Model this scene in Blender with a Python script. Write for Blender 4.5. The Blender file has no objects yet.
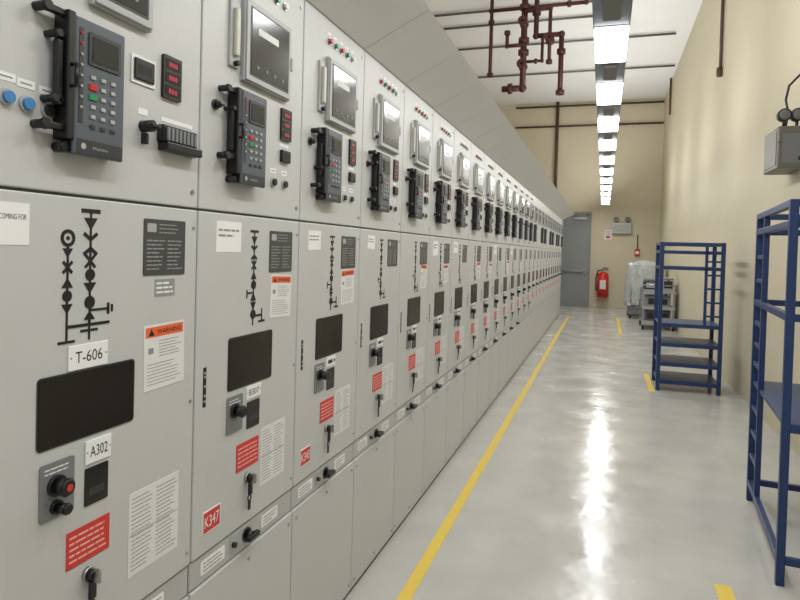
import bpy, bmesh, random
from math import *
from mathutils import Vector, Matrix
random.seed(4)
scene=bpy.context.scene
COL=scene.collection
try: scene.view_settings.view_transform='Standard'
except Exception: pass

# ------------------------------------------------------------ materials
def lin(c): 
    c=c/255.
    return c/12.92 if c<=.04045 else ((c+.055)/1.055)**2.4
def mat(name,rgb,rough=.5,metal=0,emit=0,var=0,vscale=8,bump=0,bscale=60,coat=0,spec=None,rvar=0):
    m=bpy.data.materials.new(name); m.use_nodes=True
    nt=m.node_tree; b=nt.nodes['Principled BSDF']
    c=(lin(rgb[0]),lin(rgb[1]),lin(rgb[2]),1)
    b.inputs['Base Color'].default_value=c
    b.inputs['Roughness'].default_value=rough
    b.inputs['Metallic'].default_value=metal
    if spec is not None: b.inputs['Specular IOR Level'].default_value=spec
    if coat: b.inputs['Coat Weight'].default_value=coat; b.inputs['Coat Roughness'].default_value=.08
    if emit:
        b.inputs['Emission Color'].default_value=c; b.inputs['Emission Strength'].default_value=emit
    tc=nt.nodes.new('ShaderNodeTexCoord')
    if var or rvar:
        n=nt.nodes.new('ShaderNodeTexNoise'); n.inputs['Scale'].default_value=vscale; n.inputs['Detail'].default_value=5
        nt.links.new(tc.outputs['Object'],n.inputs['Vector'])
        if var:
            r=nt.nodes.new('ShaderNodeValToRGB')
            r.color_ramp.elements[0].position=.3; r.color_ramp.elements[1].position=.7
            r.color_ramp.elements[0].color=(c[0]*(1-var),c[1]*(1-var),c[2]*(1-var*1.1),1)
            r.color_ramp.elements[1].color=(min(1,c[0]*(1+var)),min(1,c[1]*(1+var)),min(1,c[2]*(1+var)),1)
            nt.links.new(n.outputs['Fac'],r.inputs['Fac']); nt.links.new(r.outputs['Color'],b.inputs['Base Color'])
        if rvar:
            mr=nt.nodes.new('ShaderNodeMapRange'); mr.inputs['From Min'].default_value=.3; mr.inputs['From Max'].default_value=.7; mr.inputs['To Min'].default_value=max(0,rough-rvar); mr.inputs['To Max'].default_value=rough+rvar
            nt.links.new(n.outputs['Fac'],mr.inputs['Value']); nt.links.new(mr.outputs['Result'],b.inputs['Roughness'])
    if bump:
        n2=nt.nodes.new('ShaderNodeTexNoise'); n2.inputs['Scale'].default_value=bscale; n2.inputs['Detail'].default_value=3
        bp=nt.nodes.new('ShaderNodeBump'); bp.inputs['Strength'].default_value=bump; bp.inputs['Distance'].default_value=.01
        nt.links.new(tc.outputs['Object'],n2.inputs['Vector']); nt.links.new(n2.outputs['Fac'],bp.inputs['Height']); nt.links.new(bp.outputs['Normal'],b.inputs['Normal'])
    return m
M={}
M['cab']=mat('cabinet_paint',(188,189,188),.4,var=.03,vscale=3,bump=.03,bscale=220)
M['hood']=mat('hood_paint',(232,233,232),.5,var=.03,vscale=3)
M['cab2']=mat('carcass_paint',(108,108,106),.45,var=.03)
M['dark']=mat('painted_gap_shadow',(38,38,38),.7,var=.05)  # near-black colour standing in for shade in the gap at the cabinet foot
M['strip']=mat('interlock_strip_grey',(176,177,176),.35,metal=.1,var=.03)
M['black']=mat('black_plastic',(14,14,16),.4,var=.08)
M['ink']=mat('black_ink',(14,14,14),.5,var=.02)
M['grey']=mat('relay_blue_grey',(78,85,93),.4,var=.04)
M['pgrey']=mat('switch_plate_grey',(118,120,122),.4,var=.03)
M['dgrey']=mat('dark_grey_plastic',(46,48,51),.4,var=.04)
M['lgrey']=mat('light_grey_plastic',(164,166,166),.4,var=.02)
M['lcd']=mat('lcd_glass',(44,46,46),.16,var=.12)
M['glass']=mat('dark_window_glass',(28,25,23),.2,var=.1)
M['white']=mat('white_label',(228,229,229),.55,var=.01)
M['paper']=mat('printed_paper',(216,216,215),.6,var=.02)
M['orange']=mat('warning_orange',(222,100,58),.5,var=.02)
M['red']=mat('notice_red',(196,52,46),.45,var=.03)
M['redprint']=mat('notice_faded_print',(232,170,162),.5,var=.02)
M['redb']=mat('red_button',(190,30,28),.3,var=.02)
M['green']=mat('green_button',(30,135,80),.3,var=.02)
M['blue']=mat('blue_button',(60,125,180),.35,var=.02)
M['txt']=mat('faded_print',(140,140,140),.6,var=.02)
M['plate']=mat('metal_nameplate',(74,76,76),.4,metal=.2,var=.05)
M['led']=mat('red_led_digits',(190,40,66),.4,emit=.4,var=.0)
M['steel']=mat('brushed_steel',(165,165,165),.3,metal=.9,var=.04)
M['blueframe']=mat('navy_blue_enamel',(24,50,96),.4,var=.08,vscale=12)
M['pipe']=mat('fire_pipe_maroon',(74,30,28),.5,var=.08)
M['brownpipe']=mat('brown_conduit',(82,56,46),.5,var=.08)
M['conduit']=mat('galvanised_conduit',(112,110,106),.45,metal=.5,var=.06)
M['yellow']=mat('yellow_floor_tape',(224,194,78),.35,var=.05,vscale=20)
M['house']=mat('fixture_housing',(104,116,130),.4,metal=.2,var=.04)
M['lamp']=mat('fluorescent_diffuser',(255,255,252),.5,emit=8)
M['door']=mat('door_grey',(138,141,143),.4,var=.03)
M['ext']=mat('extinguisher_red',(200,36,30),.25,var=.03)
M['plastic']=mat('plastic_wrap',(186,190,190),.12,var=.18,vscale=7,bump=1,bscale=10)
M['wall']=mat('wall_beige',(202,193,168),.6,var=.02,vscale=2,bump=.05,bscale=120)
M['ceil']=mat('ceiling_paint',(228,228,226),.7,var=.02,vscale=1.5,bump=.05,bscale=30)
M['floor']=mat('epoxy_floor',(182,181,176),.19,var=.06,vscale=2.6,bump=.75,bscale=3.0,rvar=.09,spec=.34)
M['rubber']=mat('rubber',(30,30,30),.6,var=.05)
M['lens']=mat('lamp_lens',(110,112,110),.1,var=.03)
M['cream']=mat('cream_enamel',(190,188,175),.4,var=.02)
M['boxgrey']=mat('battery_box_grey',(108,106,100),.45,var=.04)

# ------------------------------------------------------------ mesh builder
TXT={}
class MB:
    def __init__(s,cab=False): s.bm=bmesh.new(); s.mats=[]; s.cab=cab
    def mi(s,k):
        if k not in s.mats: s.mats.append(k)
        return s.mats.index(k)
    def P(s,a,b,c):   # cab mode: (s,z,d) -> (d,s,z)
        return Vector((c,a,b)) if s.cab else Vector((a,b,c))
    def _merge(s,t,k,smooth=None):
        i=s.mi(k)
        for f in t.faces: f.material_index=i
        me=bpy.data.meshes.new('tmp'); t.to_mesh(me); t.free(); s.bm.from_mesh(me); bpy.data.meshes.remove(me)
    def tilt(s,a,b,deg):   # turn the whole part about its own centre in the door plane
        R=Matrix.Rotation(radians(deg),4,'X'); c=s.P(a,b,0)
        bmesh.ops.transform(s.bm,matrix=Matrix.Translation(c)@R@Matrix.Translation(-c),verts=s.bm.verts)
    def box(s,a0,a1,b0,b1,c0,c1,k,bev=0,seg=2):
        t=bmesh.new(); p=s.P(min(a0,a1),min(b0,b1),min(c0,c1)); q=s.P(max(a0,a1),max(b0,b1),max(c0,c1))
        bmesh.ops.create_cube(t,size=1)
        for v in t.verts:
            v.co=Vector([(p[i]+q[i])/2+v.co[i]*(q[i]-p[i]) for i in range(3)])
        if bev: bmesh.ops.bevel(t,geom=t.edges[:],offset=bev,segments=seg,affect='EDGES',profile=.5)
        s._merge(t,k)
    def cyl(s,p0,p1,r,k,seg=16,r2=None):
        p0=s.P(*p0); p1=s.P(*p1); d=p1-p0; L=d.length
        if L<1e-6: return
        t=bmesh.new()
        bmesh.ops.create_cone(t,cap_ends=True,cap_tris=False,segments=seg,radius1=r,radius2=r if r2 is None else r2,depth=L)
        for f in t.faces:
            if len(f.verts)==4: f.smooth=True
        q=Vector((0,0,1)).rotation_difference(d)
        bmesh.ops.transform(t,matrix=Matrix.Translation((p0+p1)/2)@q.to_matrix().to_4x4(),verts=t.verts)
        s._merge(t,k)
    def ball(s,c,r,k,sc=(1,1,1),seg=16):
        t=bmesh.new(); bmesh.ops.create_uvsphere(t,u_segments=seg,v_segments=seg//2,radius=r)
        for f in t.faces: f.smooth=True
        c=s.P(*c); sc=s.P(*sc)
        for v in t.verts: v.co=Vector((v.co[0]*sc[0],v.co[1]*sc[1],v.co[2]*sc[2]))+c
        s._merge(t,k)
    def tube(s,pts,r,k,seg=12):
        for i in range(len(pts)-1): s.cyl(pts[i],pts[i+1],r,k,seg)
        for p in pts[1:-1]: s.ball(p,r*1.02,k,seg=12)
    def poly(s,pts,c0,c1,k):   # 2D pts in a,b plane, extruded c0..c1
        t=bmesh.new(); lo=[t.verts.new(s.P(x,y,c0)) for x,y in pts]; hi=[t.verts.new(s.P(x,y,c1)) for x,y in pts]
        n=len(pts); t.faces.new(hi); t.faces.new(lo[::-1])
        for i in range(n): t.faces.new((lo[i],lo[(i+1)%n],hi[(i+1)%n],hi[i]))
        bmesh.ops.recalc_face_normals(t,faces=t.faces)
        s._merge(t,k)
    def rrect(s,a0,a1,b0,b1,r,c0,c1,k):
        pts=[]
        for cx,cy,st in [(a1-r,b0+r,-90),(a1-r,b1-r,0),(a0+r,b1-r,90),(a0+r,b0+r,180)]:
            for j in range(6): 
                an=radians(st+j*18); pts.append((cx+r*cos(an),cy+r*sin(an)))
        s.poly(pts,c0,c1,k)
    def ring(s,a,b,r0,r1,c0,c1,k,n=20,st=1):
        for i in range(n):
            t0=2*pi*i/n; t1=2*pi*(i+1)/n
            s.poly([(a+r0*cos(t0),b+st*r0*sin(t0)),(a+r1*cos(t0),b+st*r1*sin(t0)),(a+r1*cos(t1),b+st*r1*sin(t1)),(a+r0*cos(t1),b+st*r0*sin(t1))],c0,c1,k)
    def line(s,x0,y0,x1,y1,w,c0,c1,k):
        d=Vector((x1-x0,y1-y0)); n=Vector((-d.y,d.x)).normalized()*w/2
        s.poly([(x0+n.x,y0+n.y),(x0-n.x,y0-n.y),(x1-n.x,y1-n.y),(x1+n.x,y1+n.y)],c0,c1,k)
    def text(s,txt,a0,a1,b0,b1,c,k):
        if txt not in TXT:
            cu=bpy.data.curves.new('t','FONT'); cu.body=txt; cu.fill_mode='FRONT'; cu.resolution_u=3
            o=bpy.data.objects.new('t',cu); COL.objects.link(o); bpy.context.view_layer.update()
            me=bpy.data.meshes.new_from_object(o.evaluated_get(bpy.context.evaluated_depsgraph_get()))
            TXT[txt]=([v.co.copy() for v in me.vertices],[tuple(p.vertices) for p in me.polygons])
            bpy.data.objects.remove(o); bpy.data.curves.remove(cu); bpy.data.meshes.remove(me)
        vs,fs=TXT[txt]; x0=min(v.x for v in vs);x1=max(v.x for v in vs);y0=min(v.y for v in vs);y1=max(v.y for v in vs)
        t=bmesh.new(); nv=[t.verts.new(s.P(a0+(v.x-x0)/(x1-x0)*(a1-a0),b0+(v.y-y0)/(y1-y0)*(b1-b0),c)) for v in vs]
        for f in fs:
            try: t.faces.new([nv[i] for i in f])
            except ValueError: pass
        s._merge(t,k)
    def lines(s,a0,a1,b0,b1,n,c,k,fill=.35,ragged=.35):
        h=(b1-b0)/n
        rr=random.Random(int(a0*1000)+n)
        for i in range(n):
            w=(a1-a0)*(1-ragged*rr.random())
            y=b1-(i+.5)*h
            x=a0
            while x<a0+w-1e-4:
                q=min(a0+w,x+h*fill*(2.5+4*rr.random()))
                s.box(x,q,y-h*fill/2,y+h*fill/2,c,c+.0004,k); x=q+h*fill*.8
    def mesh(s,name):
        me=bpy.data.meshes.new(name); s.bm.to_mesh(me); s.bm.free()
        for k in s.mats: me.materials.append(M[k])
        return me
def obj(name,me,parent=None,loc=(0,0,0),label=None,cat=None,group=None,kind=None):
    o=bpy.data.objects.new(name,me); COL.objects.link(o); o.location=loc
    if parent: o.parent=parent
    if label: o['label']=label
    if cat: o['category']=cat
    if group: o['group']=group
    if kind: o['kind']=kind
    return o

# ------------------------------------------------------------ room shell
XL,XR,YE,YB,ZC=-3.6,1.47,18.6,-1.6,5.9
def shell(name,a,b,k):
    m=MB(); m.box(a[0],b[0],a[1],b[1],a[2],b[2],k); return obj(name,m.mesh(name),kind='structure')
shell('floor',(XL-.2,YB,-.15),(XR+.2,YE+.2,0),'floor')
shell('ceiling',(XL-.2,YB,ZC),(XR+.2,YE+.2,ZC+.15),'ceil')
shell('wall_right',(XR,YB,0),(XR+.2,YE+.2,ZC),'wall')
shell('wall_left',(XL-.2,YB,0),(XL,YE+.2,ZC),'wall')
shell('wall_end',(XL,YE,0),(XR,YE+.2,ZC),'wall')
m=MB(); m.box(-1.19,-.41,YE-.035,YE,0,2.66,'door',.004)
m.box(-1.26,-1.19,YE-.06,YE,0,2.73,'door'); m.box(-.41,-.36,YE-.06,YE,0,2.73,'door'); m.box(-1.19,-.41,YE-.06,YE,2.66,2.73,'door')
d=obj('door_1',m.mesh('door_1'),kind='structure')
m=MB(); m.box(-1.1,-.5,YE-.1,YE-.07,1.0,1.06,'steel',.006); m.box(-.56,-.47,YE-.1,YE-.035,.95,1.11,'steel',.006); m.box(-1.13,-1.06,YE-.1,YE-.035,.96,1.1,'steel',.006)
obj('push_bar',m.mesh('push_bar'),d)
m=MB(); m.box(-.85,-.5,YE-.09,YE-.035,2.5,2.58,'steel',.006); m.tube([(-.85,YE-.09,2.6),(-.6,YE-.2,2.62),(-.45,YE-.06,2.66)],.012,'steel')
obj('door_closer',m.mesh('door_closer'),d)

# ------------------------------------------------------------ switchgear parts (cab coords s,z,d)
CACHE={}
def part(fn):
    def g(*a):
        key=(fn.__name__,)+a
        if key not in CACHE:
            m=MB(True); fn(m,*a); CACHE[key]=m.mesh(fn.__name__)
        return CACHE[key]
    return g
W=.5566; F0=.018
@part
def carcass(m):
    m.box(.001,W-.001,0,2.344,-1.13,.004,'cab2')
@part
def canopy_panel(m):
    t0=.002;t1=W-.002
    prof=[(-.2,2.346),(.018,2.346),(.298,2.488),(.286,2.496),(-.2,2.496)]
    t=bmesh.new(); A=[t.verts.new((x,t0,z)) for x,z in prof]; Bv=[t.verts.new((x,t1,z)) for x,z in prof]
    t.faces.new(A); t.faces.new(Bv[::-1]); n=len(prof)
    for i in range(n): t.faces.new((A[i],Bv[i],Bv[(i+1)%n],A[(i+1)%n]))
    bmesh.ops.recalc_face_normals(t,faces=t.faces); m._merge(t,'hood')
@part
def upper_door(m):
    m.box(.003,W-.003,1.592,2.340,0,F0,'cab',.003)
    for z in (1.63,2.30):
        m.cyl((.53,z,F0),(.53,z,F0+.003),.006,'steel',10)
@part
def lower_door(m):
    m.box(.003,W-.003,.673,1.586,0,F0,'cab',.003)
    for z in (.71,1.1,1.54):
        m.cyl((.538,z,F0),(.538,z,F0+.003),.004,'steel',10)
@part
def interlock_strip(m):
    m.box(.003,W-.003,.592,.668,0,.012,'strip',.003)
    m.rrect(.05,.16,.612,.65,.004,.012,.0135,'white'); m.lines(.06,.15,.616,.646,3,.0137,'txt')
    m.rrect(.36,.46,.612,.65,.004,.012,.0135,'white'); m.lines(.37,.45,.616,.646,3,.0137,'txt')
@part
def interlock_knob(m):
    m.rrect(.185,.305,.605,.658,.008,.012,.0145,'lgrey')
    m.cyl((.27,.632,.014),(.27,.632,.018),.022,'black',20)
    m.cyl((.27,.632,.018),(.27,.632,.036),.014,'black',16)
    m.box(.24,.30,.624,.640,.03,.046,'black',.004)
    m.cyl((.2,.632,.013),(.2,.632,.025),.008,'black',12)
@part
def cable_panel(m):
    m.box(.003,W-.003,.03,.588,0,F0,'cab',.003)
    m.box(.0,W,.0,.028,-.02,-.002,'dark')
    for z in (.06,.555):
        for s in (.03,.28,.53): m.cyl((s,z,F0),(s,z,F0+.003),.006,'steel',10)
def arrow(m,s,z,up,w=.03,h=.024):
    if up: m.poly([(s-w/2,z-h/2),(s+w/2,z-h/2),(s,z+h/2)],F0,F0+.0015,'ink')
    else: m.poly([(s-w/2,z+h/2),(s,z-h/2),(s+w/2,z+h/2)],F0,F0+.0015,'ink')
def cross(m,s,z,r=.012):
    m.line(s-r,z-r,s+r,z+r,.0055,F0,F0+.0015,'ink'); m.line(s-r,z+r,s+r,z-r,.0055,F0,F0+.0016,'ink')
def chev(m,s,z,up=True,r=.015):
    q=-1 if up else 1
    m.line(s-r,z+q*r*.8,s+.002,z,.007,F0,F0+.0016,'ink'); m.line(s-.002,z,s+r,z+q*r*.8,.007,F0,F0+.0015,'ink')
def dot(m,s,z,r=.013): m.cyl((s,z,F0),(s,z,F0+.0019),r,'ink',18)
def vline(m,s,z0,z1,w=.0045): m.box(s-w/2,s+w/2,z0,z1,F0,F0+.0014,'ink')
@part
def mimic_diagram(m,kind):
    if kind=='feeder':
        s=.272
        m.box(s-.022,s+.022,1.539,1.546,F0,F0+.0015,'ink'); vline(m,s,1.29,1.54); arrow(m,s,1.515,False)
        chev(m,s,1.487,False); chev(m,s,1.472,True); cross(m,s,1.442); arrow(m,s,1.412,True); dot(m,s,1.383)
        arrow(m,s,1.348,True); arrow(m,s,1.32,False); dot(m,s,1.295,.014)
        m.line(s,1.29,s+.05,1.29,.006,F0,F0+.0015,'ink'); vline(m,s+.05,1.27,1.31); vline(m,s,1.262,1.29)
        m.box(s+.032,s+.068,1.268,1.274,F0,F0+.0015,'ink')
        m.line(s,1.36,s-.035,1.36,.005,F0,F0+.0015,'ink'); vline(m,s-.035,1.345,1.37)
    else:
        s=.208
        m.box(s-.024,s+.024,1.557,1.565,F0,F0+.0015,'ink'); vline(m,s,1.335,1.56); arrow(m,s,1.535,False,.034,.024)
        chev(m,s,1.502,False,.017); chev(m,s,1.487,True,.017); cross(m,s,1.460,.013)
        dot(m,s,1.432,.012); arrow(m,s,1.405,False,.032,.022); dot(m,s,1.376,.013)
        arrow(m,s,1.350,True,.028,.018); m.line(.152,1.331,.262,1.331,.006,F0,F0+.0015,'ink')
        m.line(s,1.36,.258,1.36,.0045,F0,F0+.0015,'ink')
        m.box(.255,.261,1.348,1.372,F0,F0+.0015,'ink'); m.box(.266,.271,1.352,1.368,F0,F0+.0015,'ink')
        vline(m,s,1.3,1.34); m.box(s-.022,s+.022,1.317,1.322,F0,F0+.0015,'ink')
        q=.152
        m.ring(q,1.505,.0105,.017,F0,F0+.0015,'ink',24); m.cyl((q,1.505,F0),(q,1.505,F0+.0015),.004,'ink',10)
        arrow(m,q,1.476,False,.024,.018); vline(m,q,1.303,1.49); cross(m,q,1.448,.011)
        arrow(m,q,1.418,True,.026,.02); dot(m,q,1.392,.011); arrow(m,q,1.366,False,.026,.02)
        m.box(q-.02,q+.02,1.299,1.304,F0,F0+.0015,'ink')
@part
def nameplate(m,z):
    m.rrect(.36,.505,z-.065,z+.065,.004,F0,F0+.002,'plate')
    m.rrect(.37,.4,z+.035,z+.055,.003,F0+.002,F0+.0025,'lgrey')
    m.lines(.41,.495,z+.03,z+.058,3,F0+.002,'txt',.3); m.lines(.37,.43,z-.055,z+.02,8,F0+.002,'txt',.35); m.lines(.44,.495,z-.055,z+.02,8,F0+.0021,'txt',.35)
@part
def asset_sticker(m,z):
    m.box(.40,.47,z-.02,z+.02,F0,F0+.001,'txt'); m.lines(.405,.465,z-.016,z+.016,3,F0+.001,'white',.4)
@part
def warning_label(m,s0,s1,z0,z1,deg=0):
    m.box(s0,s1,z0,z1,F0,F0+.0012,'paper'); h=z1-z0; w=s1-s0
    m.box(s0+.005,s1-.005,z1-h*.19,z1-.005,F0+.001,F0+.0016,'orange')
    m.poly([(s0+w*.1,z1-h*.165),(s0+w*.24,z1-h*.165),(s0+w*.17,z1-h*.06)],F0+.0016,F0+.002,'ink')
    m.text('WARNING',s0+w*.3,s1-w*.1,z1-h*.15,z1-h*.075,F0+.0021,'ink')
    m.box(s0+w*.1,s0+w*.22,z0+h*.56,z0+h*.65,F0+.001,F0+.0015,'txt')
    m.lines(s0+w*.36,s1-w*.08,z0+h*.48,z0+h*.76,6,F0+.0012,'txt',.25); m.lines(s0+w*.08,s1-w*.08,z0+h*.06,z0+h*.42,7,F0+.0012,'txt',.22)
    m.tilt((s0+s1)/2,(z0+z1)/2,deg)
@part
def name_tag(m,txt,s0,s1,z0,z1):
    m.box(s0,s1,z0,z1,F0,F0+.003,'white',.001,1)
    w=s1-s0;h=z1-z0
    if txt: m.text(txt,s0+w*.16,s1-w*.16,z0+h*.27,z1-h*.27,F0+.0034,'ink')
    else: m.lines(s0+w*.14,s1-w*.1,z0+h*.25,z1-h*.25,1,F0+.003,'ink',.7,0)
    for q in (s0+w*.06,s1-w*.06): m.cyl((q,(z0+z1)/2,F0),(q,(z0+z1)/2,F0+.0036),.0016,'dgrey',8)
@part
def paper_note(m,txt,s0,s1,z0,z1,deg=0):
    m.box(s0,s1,z0,z1,F0,F0+.001,'white'); w=s1-s0;h=z1-z0
    if txt: 
        m.text(txt,s0+w*.02,s1-w*.1,z0+h*.6,z0+h*.73,F0+.0013,'ink')
    else: m.lines(s0+w*.08,s1-w*.08,z0+h*.45,z1-h*.2,2,F0+.001,'txt',.4)
    m.tilt((s0+s1)/2,(z0+z1)/2,deg)
@part
def viewing_window(m,s0,s1,z0,z1):
    m.rrect(s0-.003,s1+.003,z0-.003,z1+.003,.009,F0,F0+.002,'dgrey'); m.rrect(s0,s1,z0,z1,.007,F0+.001,F0+.003,'glass')
@part
def position_window(m,s0,s1,z0,z1):
    m.rrect(s0,s1,z0,z1,.003,F0,F0+.002,'glass'); m.box(s0+.01,s1-.01,z0+.02,z0+.035,F0+.002,F0+.0025,'dgrey')
@part
def rotary_switch(m,two,s0,s1,z0,z1):
    m.rrect(s0,s1,z0,z1,.006,F0,F0+.003,'pgrey'); c=(s0+s1)/2-.004
    m.lines(s0+.01,s1-.01,z1-.024,z1-.008,2,F0+.003,'white',.3)
    zs=[z0+(z1-z0)*.58,z0+(z1-z0)*.2] if two else [z0+(z1-z0)*.6]
    for i,z in enumerate(zs):
        r=.018 if i==0 else .012
        m.cyl((c,z,F0+.003),(c,z,F0+.01),r*1.15,'black',20)
        m.cyl((c,z,F0+.01),(c,z,F0+.032),r*.8,'black',18,r*.9)
        m.cyl((c,z,F0+.032),(c,z,F0+.037),r*1.0,'black',18,r*.75)
        if i==0 and two: m.cyl((c,z,F0+.037),(c,z,F0+.0385),r*.4,'red',12)
@part
def red_notice(m,s0,s1,z0,z1):
    m.box(s0,s1,z0,z1,F0,F0+.0015,'red'); w=s1-s0;h=z1-z0
    m.lines(s0+w*.06,s1-w*.05,z0+h*.1,z1-h*.1,5,F0+.0015,'redprint',.33,.12)
@part
def information_sheet(m,s0,s1,z0,z1):
    m.box(s0,s1,z0,z1,F0,F0+.001,'paper'); w=s1-s0;h=z1-z0
    m.lines(s0+w*.05,s0+w*.48,z0+h*.05,z1-h*.05,18,F0+.001,'txt',.24); m.lines(s0+w*.53,s1-w*.04,z0+h*.05,z1-h*.05,18,F0+.0011,'txt',.24)
    m.box(s0+w*.02,s1-w*.02,z0+h*.49,z0+h*.5,F0+.001,F0+.0014,'txt')
@part
def key_lock(m,s,z):
    m.cyl((s,z,F0),(s,z,F0+.008),.015,'steel',18); m.cyl((s,z,F0+.008),(s,z,F0+.02),.011,'black',14)
    m.box(s-.003,s+.003,z-.014,z+.014,F0+.018,F0+.034,'steel',.001,1)
    m.box(s-.009,s+.009,z-.05,z-.01,F0+.01,F0+.018,'black',.003); m.ring(s,z-.06,.007,.01,F0+.01,F0+.013,'ink',12)
    m.box(s-.006,s+.006,z-.095,z-.066,F0+.01,F0+.013,'ink')
@part
def circuit_tag(m,txt,s0,s1,z0,z1):
    m.box(s0,s1,z0,z1,F0,F0+.002,'white'); w=s1-s0;h=z1-z0
    m.box(s0+.003,s1-.003,z0+.003,z1-.003,F0+.002,F0+.0024,'red')
    m.text(txt,s0+w*.1,s1-w*.1,z0+h*.25,z1-h*.25,F0+.0027,'white')
@part
def hinge_scale(m):
    m.box(.036,.048,1.07,1.175,F0,F0+.0015,'ink')
    for z in (1.085,1.1,1.125,1.15,1.16): m.box(.0385,.0455,z-.003,z+.003,F0+.0012,F0+.002,'lgrey')
@part
def protection_relay(m,s0,s1,z0,z1):
    d=F0+.036; w=s1-s0
    m.box(s0+.004,s1-.004,z0+.004,z1-.004,F0,F0+.03,'dgrey',.003)
    m.box(s0,s1,z0,z1,F0+.026,d,'grey',.004)
    m.rrect(s0+w*.24,s1-w*.12,z1-.085,z1-.022,.003,d,d+.003,'dgrey'); m.box(s0+w*.3,s1-w*.18,z1-.078,z1-.03,d+.003,d+.004,'lcd')
    m.box(s0+w*.07,s0+w*.15,z1-.2,z1-.02,d,d+.001,'dgrey')
    for i in range(8): m.cyl((s0+w*.11,z1-.03-i*.02,d+.001),(s0+w*.11,z1-.03-i*.02,d+.003),.0028,'redb' if i<2 else 'lgrey',8)
    for r in range(6):
        for c in range(3):
            k='lgrey'
            if r==1 and c==0:k='redb'
            if r==2 and c==0:k='green'
            if r==5: k='dgrey'
            e=.004 if k in('redb','green') else 0
            s=s0+w*(.34+.2*c); z=z1-.108-r*.019
            m.box(s-.006-e,s+.006+e,z-.004-e/2,z+.004+e/2,d,d+.003,k,.0012,1)
    m.box(s0+w*.05,s1-w*.05,z0+.004,z0+.03,d,d+.001,'dgrey'); m.cyl((s0+w*.17,z0+.017,d+.001),(s0+w*.17,z0+.017,d+.0015),.006,'lgrey',12); m.text('Multilin',s0+w*.35,s1-w*.35,z0+.0135,z0+.019,d+.0014,'lgrey')
@part
def relay_bracket(m,s0,z0,z1,v):
    m.box(s0+.050,s0+.068,z0+.0,z1+.0,F0,F0+.036,'black',.003)
    m.box(s0+.034,s0+.048,z0+.06,z1-.06,F0+.014,F0+.028,'black',.003)
    sets=[((z1-.008,-.004,1.15),(z1-.05,.02,.9),(z0+.07,.014,.9),(z0+.02,-.004,1.1)),
          ((z1-.012,.0,1.15),(z1-.06,.024,.8),(z0+.045,.0,1.2)),
          ((z1-.02,-.006,1.2),(z0+.09,.02,.8),(z0+.025,.0,1.0))][v]
    for z,l,q in sets:
        m.cyl((s0+.014+l,z,F0),(s0+.014+l,z,F0+.026),.0075*q,'black',14)
        m.box(s0+.006+l,s0+.062,z-.0055*q,z+.0055*q,F0+.014,F0+.028,'black',.002)
        m.cyl((s0+.014+l,z,F0+.026),(s0+.014+l,z,F0+.034),.010*q,'black',12,.0075*q)
    m.cyl((s0+.058,z0-.014,F0),(s0+.058,z0-.014,F0+.026),.010,'black',14)
    m.box(s0+.042,s0+.076,z0-.021,z0-.006,F0+.014,F0+.024,'black',.002)
    m.tube([(s0+.06,z0+.1,F0+.034),(s0+.06,z0+.1,F0+.046),(s0+.06,z1-.1,F0+.046),(s0+.06,z1-.1,F0+.034)],.0035,'black',8)
@part
def power_meter(m,s0,s1,z0,z1):
    d=F0+.02
    m.box(s0,s1,z0,z1,F0,d-.006,'lgrey',.002); m.box(s0+.004,s1-.004,z0+.004,z1-.004,d-.008,d,'lgrey',.002)
    m.rrect(s0+.02,s1-.02,z0+.02,z1-.02,.002,d,d+.001,'dgrey'); m.rrect(s0+.026,s1-.026,z0+.026,z1-.026,.001,d+.001,d+.002,'lcd')
    m.box(s0+.06,s1-.09,z1-.09,z1-.07,d+.002,d+.0024,'paper')
    for i in range(4): m.cyl((s0+.06+i*(s1-s0-.12)/3,z0+.05,d+.002),(s0+.06+i*(s1-s0-.12)/3,z0+.05,d+.0035),.005,'pgrey',10)
    m.box(s1-.008,s1+.004,(z0+z1)/2-.02,(z0+z1)/2+.02,F0,d+.004,'lgrey',.002)
@part
def digital_display(m):
    m.rrect(.408,.472,1.84,1.94,.003,F0,F0+.008,'black')
    for z in (1.92,1.889,1.858):
        m.box(.414,.466,z-.012,z+.012,F0+.008,F0+.0085,'glass')
        m.text('888',.425,.455,z-.0055,z+.0055,F0+.0089,'led')
@part
def timer_unit(m):
    m.box(.31,.385,1.85,1.912,F0,F0+.004,'white',.001,1); m.box(.315,.378,1.858,1.905,F0+.004,F0+.009,'black',.003)
    m.box(.325,.366,1.872,1.892,F0+.009,F0+.0095,'lcd')
@part
def test_socket(m):
    m.box(.40,.53,1.715,1.735,F0,F0+.03,'black',.003); m.box(.395,.52,1.735,1.775,F0,F0+.022,'black',.004)
    for i in range(8): m.box(.403+i*.014,.411+i*.014,1.738,1.768,F0+.022,F0+.028,'pgrey',.001,1)
    m.box(.41,.525,1.785,1.795,F0,F0+.001,'white'); m.cyl((.35,1.76,F0),(.35,1.76,F0+.03),.013,'black',14); m.box(.335,.365,1.756,1.764,F0+.025,F0+.04,'black',.002)
    m.box(.335,.365,1.785,1.8,F0,F0+.001,'white'); m.box(.345,.355,1.72,1.745,F0,F0+.015,'black',.002)
@part
def auxiliary_switch(m):
    m.box(.41,.465,1.77,1.808,F0,F0+.012,'black',.003); m.box(.42,.455,1.78,1.798,F0+.012,F0+.0125,'lcd')
    m.box(.41,.465,1.818,1.828,F0,F0+.001,'white')
@part
def control_knob(m,s,z):
    m.cyl((s,z,F0),(s,z,F0+.006),.014,'dgrey',18); m.cyl((s,z,F0+.006),(s,z,F0+.018),.009,'black',14); m.box(s-.011,s+.011,z-.0035,z+.0035,F0+.017,F0+.026,'black',.002)
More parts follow.
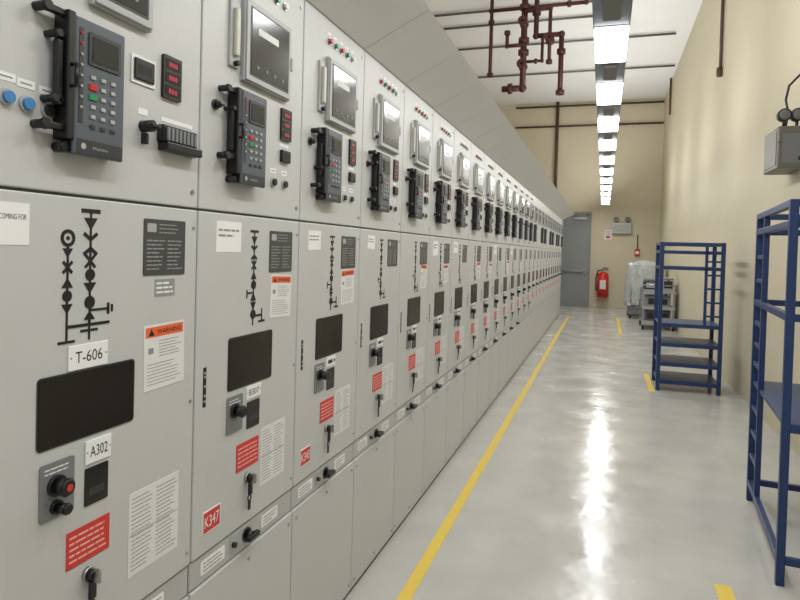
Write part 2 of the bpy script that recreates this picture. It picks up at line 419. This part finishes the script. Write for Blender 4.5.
@part
def push_button(m,s,z,k):
    m.cyl((s,z,F0),(s,z,F0+.005),.0145,'lgrey',20); m.cyl((s,z,F0+.005),(s,z,F0+.012),.0105,k,18)
    m.box(s-.018,s+.018,z+.028,z+.043,F0,F0+.001,'white'); m.box(s-.012,s+.012,z+.034,z+.037,F0+.001,F0+.0014,'txt')
@part
def fuse_holder(m):
    m.box(.115,.16,1.99,2.17,F0,F0+.008,'lgrey',.002); m.box(.128,.147,2.02,2.15,F0+.008,F0+.02,'cream',.003); m.cyl((.138,2.0,F0+.008),(.138,2.0,F0+.024),.008,'black',12)
@part
def indicator_lamp(m,s,k):
    m.cyl((s,2.262,F0),(s,2.262,F0+.004),.013,'steel',16); m.cyl((s,2.262,F0+.004),(s,2.262,F0+.013),.009,k,16)
    m.box(s-.014,s+.014,2.284,2.295,F0,F0+.001,'white')
@part
def selector_handle(m,s,z):
    m.box(s-.045,s+.045,z-.045,z+.045,F0,F0+.006,'dgrey',.004)
    m.cyl((s,z,F0+.006),(s,z,F0+.022),.024,'black',20); m.box(s-.036,s+.036,z-.009,z+.009,F0+.022,F0+.038,'black',.005)
    m.cyl((s-.03,z+.03,F0),(s-.03,z+.03,F0+.02),.008,'cream',10)
    m.box(s-.07,s-.05,z-.01,z+.02,F0,F0+.02,'black',.003)

X0=-1.008; Y0=1.348
CABLAB="tall light grey metal switchgear cabinet with relay, meter and labels"
def cabinet(k):
    root=obj('switchgear_cabinet',None,None,(X0,Y0+W*k,0),group='row of switchgear cabinets',cat='electrical cabinet')
    lab={-1:'light grey switchgear cabinet tagged T-606 and A302',
          0:'light grey switchgear cabinet tagged B307 with red K347 plate'}.get(k,
          CABLAB if k<14 else 'light grey metal switchgear cabinet in a long row')
    root['label']=lab; root.empty_display_size=.1
    obj('carcass',carcass(),root); obj('canopy_panel',canopy_panel(),root)
    U=obj('upper_door',upper_door(),root); L=obj('lower_door',lower_door(),root)
    S=obj('interlock_strip',interlock_strip(),root); obj('cable_panel',cable_panel(),root)
    if k<12: obj('interlock_knob',interlock_knob(),S)
    if k==-1:
        obj('mimic_diagram',mimic_diagram('incomer'),L); obj('nameplate',nameplate(1.49),L); obj('asset_sticker',asset_sticker(1.395),L)
        obj('warning_label',warning_label(.368,.51,1.158,1.31,1),L,label='orange and white warning label')
        obj('name_tag',name_tag('T-606',.156,.258,1.243,1.293),L,label='white tag reading T-606')
        obj('name_tag',name_tag('A302',.203,.272,1.043,1.092),L,label='white tag reading A302')
        obj('paper_note',paper_note('COMING FOR',.004,.066,1.49,1.565),L)
        obj('viewing_window',viewing_window(.09,.335,1.105,1.238),L); obj('position_window',position_window(.203,.265,.957,1.035),L)
        obj('rotary_switch',rotary_switch(True,.095,.175,.965,1.075),L); obj('red_notice',red_notice(.16,.272,.845,.92),L)
        obj('information_sheet',information_sheet(.33,.50,.745,.935),L); obj('key_lock',key_lock(.215,.815),L)
        obj('protection_relay',protection_relay(.128,.255,1.665,1.925),U); obj('relay_bracket',relay_bracket(.062,1.69,1.93,0),U)
        obj('power_meter',power_meter(.19,.36,1.97,2.19),U); obj('digital_display',digital_display(),U); obj('timer_unit',timer_unit(),U); obj('test_socket',test_socket(),U)
        obj('push_button',push_button(.006+.01,1.745,'blue'),U); obj('push_button',push_button(.055,1.742,'blue'),U); obj('push_button',push_button(.1,1.74,'black'),U)
        obj('selector_handle',selector_handle(.09,2.01),U)
        for i,c in enumerate(['redb','redb','green','green']): obj('indicator_lamp',indicator_lamp(.22+.06*i,c),U)
        return
    far=k>=14
    obj('viewing_window',viewing_window(.15,.385,1.09,1.235),L)
    if k<14 or k%3: obj('protection_relay',protection_relay(.14,.268,1.67,1.93),U)
    if k<11: obj('relay_bracket',relay_bracket(.068,1.695,1.93,(k+1)%3),U)
    obj('power_meter',power_meter(.175,.44,1.965,2.2),U)
    obj('mimic_diagram',mimic_diagram('feeder'),L)
    obj('nameplate',nameplate(1.483),L)
    WL={0:(.372,.505,1.272,1.408,-2),1:(.365,.50,1.275,1.415,2),3:(.38,.5,1.28,1.42,-3),4:(.36,.47,1.29,1.41,1),6:(.37,.51,1.275,1.415,2),7:(.39,.51,1.26,1.4,-2),9:(.37,.51,1.275,1.415,0),11:(.37,.5,1.28,1.42,3)}
    if k in WL: obj('warning_label',warning_label(*WL[k]),L,label='orange and white warning label')
    obj('rotary_switch',rotary_switch(False,.145,.225,.965,1.07),L)
    obj('red_notice',red_notice(.2,.32,.84,.92),L)
    if far: return
    obj('information_sheet',information_sheet(.335,.485,.755,.935),L)
    obj('name_tag',name_tag('B307' if k==0 else '',.245,.325,1.043,1.082),L)
    obj('position_window',position_window(.25,.32,.955,1.035),L)
    obj('key_lock',key_lock(.258,.81),L)
    NT={0:(.08,.2,1.48,1.565,0),1:(.07,.17,1.49,1.56,1),2:(.09,.18,1.5,1.56,-2),4:(.08,.2,1.47,1.56,2),5:(.07,.19,1.49,1.565,0),8:(.08,.2,1.48,1.565,-1),10:(.08,.2,1.48,1.565,0)}
    if k in NT: obj('paper_note',paper_note('',*NT[k]),L)
    if k==0: obj('circuit_tag',circuit_tag('K347',.045,.125,.725,.785),L,label='red plate reading K347')
    elif k in(1,): obj('circuit_tag',circuit_tag('K345',.045,.125,.725,.785),L)
    obj('hinge_scale',hinge_scale(),L)
    obj('digital_display',digital_display(),U); obj('auxiliary_switch',auxiliary_switch(),U); obj('fuse_holder',fuse_holder(),U)
    obj('control_knob',control_knob(.06,1.87),U)
    obj('push_button',push_button(.44,1.70,'black'),U); obj('push_button',push_button(.37,1.70,'black'),U)
    for i,c in enumerate(['redb','green','redb','green','white']): obj('indicator_lamp',indicator_lamp(.2+.055*i,c),U)
for k in range(-1,26): cabinet(k)

# ------------------------------------------------------------ hanging light line
for i in range(15):
    y=3.93-1.28*4+1.28*i
    if y+1.27>18.3: break
    m=MB(); m.box(-.105,.105,0,1.27,2.872,2.945,'house',.004)
    m.box(-.05,.05,.80,1.14,2.85,2.872,'boxgrey',.006)
    o=obj('light_fixture',m.mesh('light_fixture'),None,(0,y,0),label='slim fluorescent batten light hung over the aisle',cat='light fixture',group='fluorescent lights over the aisle')
    m=MB()
    for q in(.2,1.05): m.cyl((0,q,2.94),(0,q,ZC),.005,'conduit',6)
    obj('hanger_rod',m.mesh('hanger_rod'),o)
    m=MB(); m.box(-.1,.1,.02,.67,2.848,2.873,'lamp',.006); obj('diffuser',m.mesh('diffuser'),o)
    ld=bpy.data.lights.new('tube_light','AREA'); ld.shape='RECTANGLE'; ld.size=.19; ld.size_y=.63; ld.energy=9.5; ld.color=(1,1,1)
    lo=bpy.data.objects.new('tube_light',ld); COL.objects.link(lo); lo.parent=o; lo.location=(0,.345,2.844)
    # unseen fill added to brighten ceiling and walls, tilted to alternate sides
    ld=bpy.data.lights.new('added_fill_uplight','AREA'); ld.shape='RECTANGLE'; ld.size=.12; ld.size_y=.7; ld.energy=22; ld.color=(1,1,1)
    sg=1 if i%2 else -1
    lo=bpy.data.objects.new('added_fill_uplight',ld); COL.objects.link(lo); lo.parent=o; lo.location=(sg*.05,.45,3.0); lo.rotation_euler=(0,-sg*(pi-.6),0)

# ------------------------------------------------------------ floor markings
def tape(a,b,c,d2,label):
    m=MB(); m.box(a,b,c,d2,.0005,.003,'yellow'); return obj('floor_marking_tape',m.mesh('floor_marking_tape'),label=label,cat='floor marking',group='yellow floor lines')
tape(-.795,-.738,-1.3,15.5,'long yellow line along the cabinets on grey floor')
tape(.53,.60,1.4,3.15,'short yellow line beside the tall blue rack')
tape(.53,.59,7.4,8.5,'short yellow line beside the blue shelf rack')
tape(.33,.39,12.5,15.8,'short yellow line beside the metal trolley')

# ------------------------------------------------------------ blue racks
def bar(m,x0,x1,y0,y1,z0,z1): m.box(x0,x1,y0,y1,z0,z1,'blueframe',.003)
def rack(loc,w,dp,h,t,shelves,rails,label,ladder=True,rot=0):
    root=obj('storage_rack',None,None,loc,label=label,cat='rack'); root.rotation_euler=(0,0,rot)
    m=MB()
    for x in(0,w-t):
        for y in(0,dp-t): bar(m,x,x+t,y,y+t,0,h)
    for z in rails:
        bar(m,t,w-t,0,.03,z,z+.035); bar(m,t,w-t,dp-.03,dp,z,z+.035)
        bar(m,0,.03,t,dp-t,z,z+.035); bar(m,w-.03,w,t,dp-t,z,z+.035)
    obj('frame',m.mesh('frame'),root)
    for z in shelves:
        m=MB(); m.box(.01,w-.01,.01,dp-.01,z,z+.022,'blueframe',.004)
        bar(m,t,w-t,0,.012,z-.02,z+.02); obj('shelf',m.mesh('shelf'),root)
    if ladder:
        m=MB(); z0=max(shelves)+.02
        bar(m,w-.2,w-.17,0,.03,z0,max(rails))
        for i in range(5): bar(m,w-.17,w-t,.0,.028,.85+i*.15,.87+i*.15)
        obj('side_ladder',m.mesh('side_ladder'),root)
    return root
rack((.60,7.5,0),.66,.62,1.67,.042,(.1,.3,.52,.74),(1.632,1.54,1.36),'blue steel open rack with low shelves beside the wall')
R2=rack((.80,3.24,0),.42,1.12,1.78,.036,(.73,),(1.745,1.65,1.22,.10),'tall narrow blue steel rack with open side rungs',False,-.085)
m=MB(); bar(m,.003,.033,.80,.832,.10,1.745)
for i,z in enumerate((.28,.43,.58,.85,.97,1.1,1.36,1.5)): bar(m,.006,.028,.832,1.084,z,z+.024)
obj('side_ladder',m.mesh('side_ladder'),R2)

# ------------------------------------------------------------ wrapped cabinet, trolley
root=obj('wrapped_equipment',None,None,(.58,15.9,0),label='grey equipment cabinet wrapped in clear plastic sheet',cat='equipment')
m=MB(); m.box(.02,.74,.02,.6,.08,1.25,'pgrey',.01); m.box(.0,.76,-.0,.62,.06,.1,'dgrey',.01); m.box(.0,.76,-.0,.62,.24,.28,'pgrey',.004)
for x in(.08,.68):
    for y in(.08,.54): m.cyl((x-.02,y,.04),(x+.02,y,.04),.04,'rubber',14)
obj('equipment_body',m.mesh('equipment_body'),root)
m=MB(); t=bmesh.new(); bmesh.ops.create_cube(t,size=1); bmesh.ops.subdivide_edges(t,edges=t.edges[:],cuts=11,use_grid_fill=True)
for v in t.verts:
    x,y,z=v.co; fl=(.5-z)*.10*sin(x*26+y*19)     # hanging folds that deepen toward the hem
    taper=1-.10*max(0,z)
    v.co=Vector((.38+x*.8*taper,.31+y*.66*taper,.83+z*1.04)); n=Vector((x,y,0))
    v.co+=n*fl*1.2+Vector((random.uniform(-.012,.012),random.uniform(-.012,.012),random.uniform(-.015,.015)+(.04*cos(x*5) if z>.45 else 0)))
for f in t.faces: f.smooth=True
m._merge(t,'plastic'); obj('plastic_cover',m.mesh('plastic_cover'),root)
root=obj('equipment_trolley',None,None,(.78,13.6,0),label='grey metal trolley carrying boxed tools near the wall',cat='trolley')
m=MB()
for x in(0,.58):
    for y in(0,.86): m.box(x,x+.035,y,y+.035,.1,.84,'steel',.003); m.cyl((x,y+.02,.05),(x+.035,y+.02,.05),.05,'rubber',16)
for z in(.14,.44,.78): m.box(0,.615,0,.895,z,z+.03,'pgrey',.004); m.box(0,.615,-.004,.0,z-.02,z+.05,'lgrey',.001,1)
m.tube([(0,-.0,.82),(-.0,-.1,.92),(.61,-.1,.92),(.61,0,.82)],.014,'steel')
obj('trolley_frame',m.mesh('trolley_frame'),root)
def crate(name,w,dp,h,k,k2,loc,label,cat):
    m=MB(); m.box(0,w,0,dp,0,h,k,.01); m.box(w*.1,w*.9,-.012,0,h*.2,h*.75,k2,.003); m.box(w*.4,w*.6,-.025,-.012,h*.78,h*.85,'black',.003)
    m.box(-.004,w+.004,-.004,dp+.004,h*.88,h*.93,k2,.002)
    obj(name,m.mesh(name),None,loc,label=label,cat=cat)
crate('instrument_case',.32,.5,.2,'dgrey','lgrey',(.82,13.8,.811),'dark grey instrument case resting on the trolley','case')
crate('meter_box',.2,.4,.26,'lgrey','dgrey',(1.17,13.75,.811),'small pale grey meter box on the trolley top','box')
crate('steel_box',.46,.5,.22,'lgrey','dgrey',(.86,13.8,.471),'light grey box on the trolley middle shelf','box')
crate('tool_chest',.5,.55,.22,'pgrey','dgrey',(.84,13.8,.171),'grey tool chest on the trolley bottom shelf','box')

# ------------------------------------------------------------ end wall things
root=obj('fire_extinguisher',None,None,(0,YE,0),label='red fire extinguisher hanging on beige wall',cat='fire extinguisher')
m=MB(); m.cyl((0,-.18,.36),(0,-.18,.92),.155,'ext',28); m.ball((0,-.18,.92),.155,'ext',(1,1,.75),24); m.cyl((0,-.18,.31),(0,-.18,.36),.14,'ext',24)
m.cyl((0,-.18,1.0),(0,-.18,1.08),.035,'steel',12); m.box(-.08,.08,-.338,-.32,.55,.8,'paper',.002); obj('cylinder_body',m.mesh('cylinder_body'),root)
m=MB(); m.box(-.02,.14,-.2,-.16,1.08,1.105,'black',.004); m.box(-.02,.14,-.2,-.16,1.13,1.155,'black',.004); m.cyl((0,-.18,1.07),(0,-.18,1.14),.026,'steel',12)
m.tube([(0,-.18,1.09),(-.14,-.2,1.06),(-.19,-.2,.86),(-.18,-.2,.5)],.018,'rubber'); obj('valve_handle',m.mesh('valve_handle'),root)
m=MB(); m.box(-.05,.05,-.04,0,.75,1.0,'steel',.004); m.box(-.14,.14,-.06,-.02,.62,.66,'black',.004); obj('wall_bracket',m.mesh('wall_bracket'),root)
root=obj('emergency_light',None,None,(.2,YE,2.12),label='white twin-head emergency light on beige end wall',cat='emergency light',group='emergency lights')
m=MB(); m.box(0,.5,-.15,0,0,.3,'cream',.01); m.box(.03,.47,-.154,-.15,.04,.26,'lgrey',.002); obj('battery_box',m.mesh('battery_box'),root)
for x in(.1,.4):
    m=MB(); m.cyl((x,-.08,.3),(x,-.08,.36),.015,'black',10); m.cyl((x,-.04,.4),(x,-.16,.4),.05,'black',18,.07); m.cyl((x,-.16,.4),(x,-.165,.4),.06,'lens',18); obj('lamp_head',m.mesh('lamp_head'),root)
m=MB(); m.box(0,.2,-.004,0,0,.27,'white'); m.box(.04,.16,-.006,-.004,.04,.1,'redb')
for q in(.14,.18,.22): m.box(.03,.17,-.006,-.004,q,q+.015,'txt')
obj('wall_sign',m.mesh('wall_sign'),None,(0,YE,1.95),label='small white notice with red block on end wall',cat='sign')
m=MB(); m.box(0,.13,-.06,0,0,.2,'ext',.008); m.box(.02,.11,-.066,-.06,.06,.14,'white',.002); m.cyl((.065,-.03,.2),(.065,-.03,.6),.012,'pipe',8)
obj('fire_alarm_station',m.mesh('fire_alarm_station'),None,(.82,YE,1.5),label='red fire alarm pull station on end wall',cat='fire alarm')
# emergency light on right wall
root=obj('emergency_light',None,None,(XR-.001,5.55,2.22),label='grey twin-head emergency light on beige side wall',cat='emergency light',group='emergency lights')
m=MB(); m.box(-.2,0,0,.45,0,.33,'boxgrey',.01); m.box(-.205,-.2,.04,.41,.03,.3,'boxgrey',.002); m.box(-.17,-.03,-.004,0,.04,.27,'pgrey',.002); m.box(-.201,.0,-.002,.452,.2,.206,'dgrey')
m.box(-.06,-.03,-.006,0,.06,.09,'black')
obj('battery_box',m.mesh('battery_box'),root)
for x,y in((-.155,.05),(-.065,.05)):
    m=MB(); m.cyl((x,y,.33),(x,y,.4),.011,'black',10); m.ball((x,y+.02,.42),.05,'black'); m.cyl((x,y+.01,.42),(x,y-.035,.42),.05,'black',18); m.ball((x,y-.03,.42),.042,'lens',(1,.45,1)); obj('lamp_head',m.mesh('lamp_head'),root)
m=MB(); pts=[(-.11,.2,.33),(-.1,.16,.45),(-.13,.12,.56),(-.12,.08,.66),(-.06,.04,.73),(-.02,.02,.77),(-.01,-.1,.79),(-.01,-.5,.82)]; m.tube(pts,.009,'dgrey',8); obj('supply_cable',m.mesh('supply_cable'),root)

# ------------------------------------------------------------ pipes and conduits
def pmesh(name,pts,r,k,flanges=()):
    m=MB(); m.tube(pts,r,k,14)
    for p in pts[1:-1]: m.ball(p,r*1.35,k)
    for p,q in flanges: m.cyl(p,q,r*1.7,k,16)
    return m.mesh(name)
def pipe(name,pts,r,k,label,cat='pipe',flanges=()):
    return obj(name,pmesh(name,pts,r,k,flanges),label=label,cat=cat)
YP=10.5; ZT=ZC-.001
root=obj('sprinkler_pipework',None,None,(0,YP,0),label='dark maroon sprinkler pipework with valves dropping from the ceiling',cat='pipework')
for pts,r,fl in [
 ([(-1.95,.1,ZT),(-1.95,.1,4.5)],.032,[((-1.95,.1,5.4),(-1.95,.1,5.45)),((-1.95,.1,4.5),(-1.95,.1,4.56))]),
 ([(-1.38,0,ZT),(-1.38,0,4.25),(-1.72,0,4.25)],.052,[((-1.38,0,5.55),(-1.38,0,5.63)),((-1.38,0,4.8),(-1.38,0,4.88)),((-1.38,0,5.0),(-1.38,0,5.08)),((-1.55,0,4.25),(-1.62,0,4.25))]),
 ([(-1.2,.15,ZT),(-1.2,.15,5.15),(-.78,.15,5.15),(-.78,.15,4.15)],.042,[((-1.2,.15,5.5),(-1.2,.15,5.57)),((-.78,.15,4.9),(-.78,.15,4.82)),((-.78,.15,4.22),(-.78,.15,4.15))]),
 ([(-1.38,-.05,5.5),(-.95,-.1,5.5),(-.95,-.1,4.6)],.03,[((-1.2,-.1,5.5),(-1.15,-.1,5.5)),((-.95,-.1,4.66),(-.95,-.1,4.6))]),
 ([(-1.65,-.05,5.2),(-1.65,-.05,4.95),(-1.38,-.05,4.95)],.03,[((-1.65,-.05,5.2),(-1.65,-.05,5.14))]),
 ([(-1.38,.05,4.7),(-1.08,.05,4.7),(-1.08,.05,5.15)],.026,[((-1.2,.05,4.7),(-1.16,.05,4.7))]),
 ([(-2.0,.1,5.62),(-.4,.1,5.62),(-.4,.1,ZT)],.032,[((-.7,.1,5.62),(-.64,.1,5.62))]) ]:
    obj('pipe_run',pmesh('pipe_run',pts,r,'pipe',fl),root)
for x,z in((-1.38,4.6),(-.95,5.0),(-1.38,5.3)):
    m=MB(); m.cyl((x,-.05,z),(x,-.22,z),.02,'pipe',10); m.cyl((x,-.2,z),(x,-.22,z),.08,'pipe',18); m.ball((x,0,z),.075,'pipe'); obj('valve',m.mesh('valve'),root)
pipe('wall_pipe',[(-1.4,YE-.06,ZC),(-1.4,YE-.06,3.0)],.045,'brownpipe','brown vertical pipe down the end wall')
for y,x0,x1,z in[(11.2,-3.5,-.1,5.86),(11.9,-3.5,-.1,5.86),(13.2,-3.5,1.2,5.86),(15.4,-3.5,1.4,5.86)]:
    pipe('ceiling_conduit',[(x0,y,z),(x1,y,z)],.022,'conduit','thin grey conduit fixed across the ceiling','conduit')
for z in(5.78,5.2): pipe('wall_conduit',[(-2.6,YE-.04,z),(XR-.02,YE-.04,z)],.026,'brownpipe','thin brown conduit running across end wall','conduit')
pipe('wall_conduit',[(XR-.03,9.5,ZC),(XR-.03,9.5,4.0)],.022,'brownpipe','dark vertical conduit on the side wall','conduit',[((XR-.04,9.5,4.0),(XR-.04,9.5,4.12))])
pipe('wall_conduit',[(XR-.04,16.6,ZC),(XR-.04,16.6,5.0)],.026,'brownpipe','short dark conduit near wall corner','conduit')

# ------------------------------------------------------------ world, camera
w=bpy.data.worlds.new('World'); scene.world=w; w.use_nodes=True
w.node_tree.nodes['Background'].inputs[0].default_value=(.97,.985,1,1); w.node_tree.nodes['Background'].inputs[1].default_value=.5
yaw,pitch,roll,sh=.3171,.0197,.0274,-38.1
f=Vector((-sin(yaw)*cos(pitch),cos(yaw)*cos(pitch),-sin(pitch))); r=Vector((cos(yaw),sin(yaw),0)); u=r.cross(f)
r2=cos(roll)*r+sin(roll)*u; u2=-sin(roll)*r+cos(roll)*u
cd=bpy.data.cameras.new('camera'); cam=bpy.data.objects.new('camera',cd); COL.objects.link(cam)
cd.sensor_width=36; cd.lens=620*36/800; cd.clip_start=.05; cd.shift_y=sh/800
R=Matrix((r2,u2,-f)).transposed().to_4x4(); cam.matrix_world=Matrix.Translation((0,0,1.5))@R
scene.camera=cam
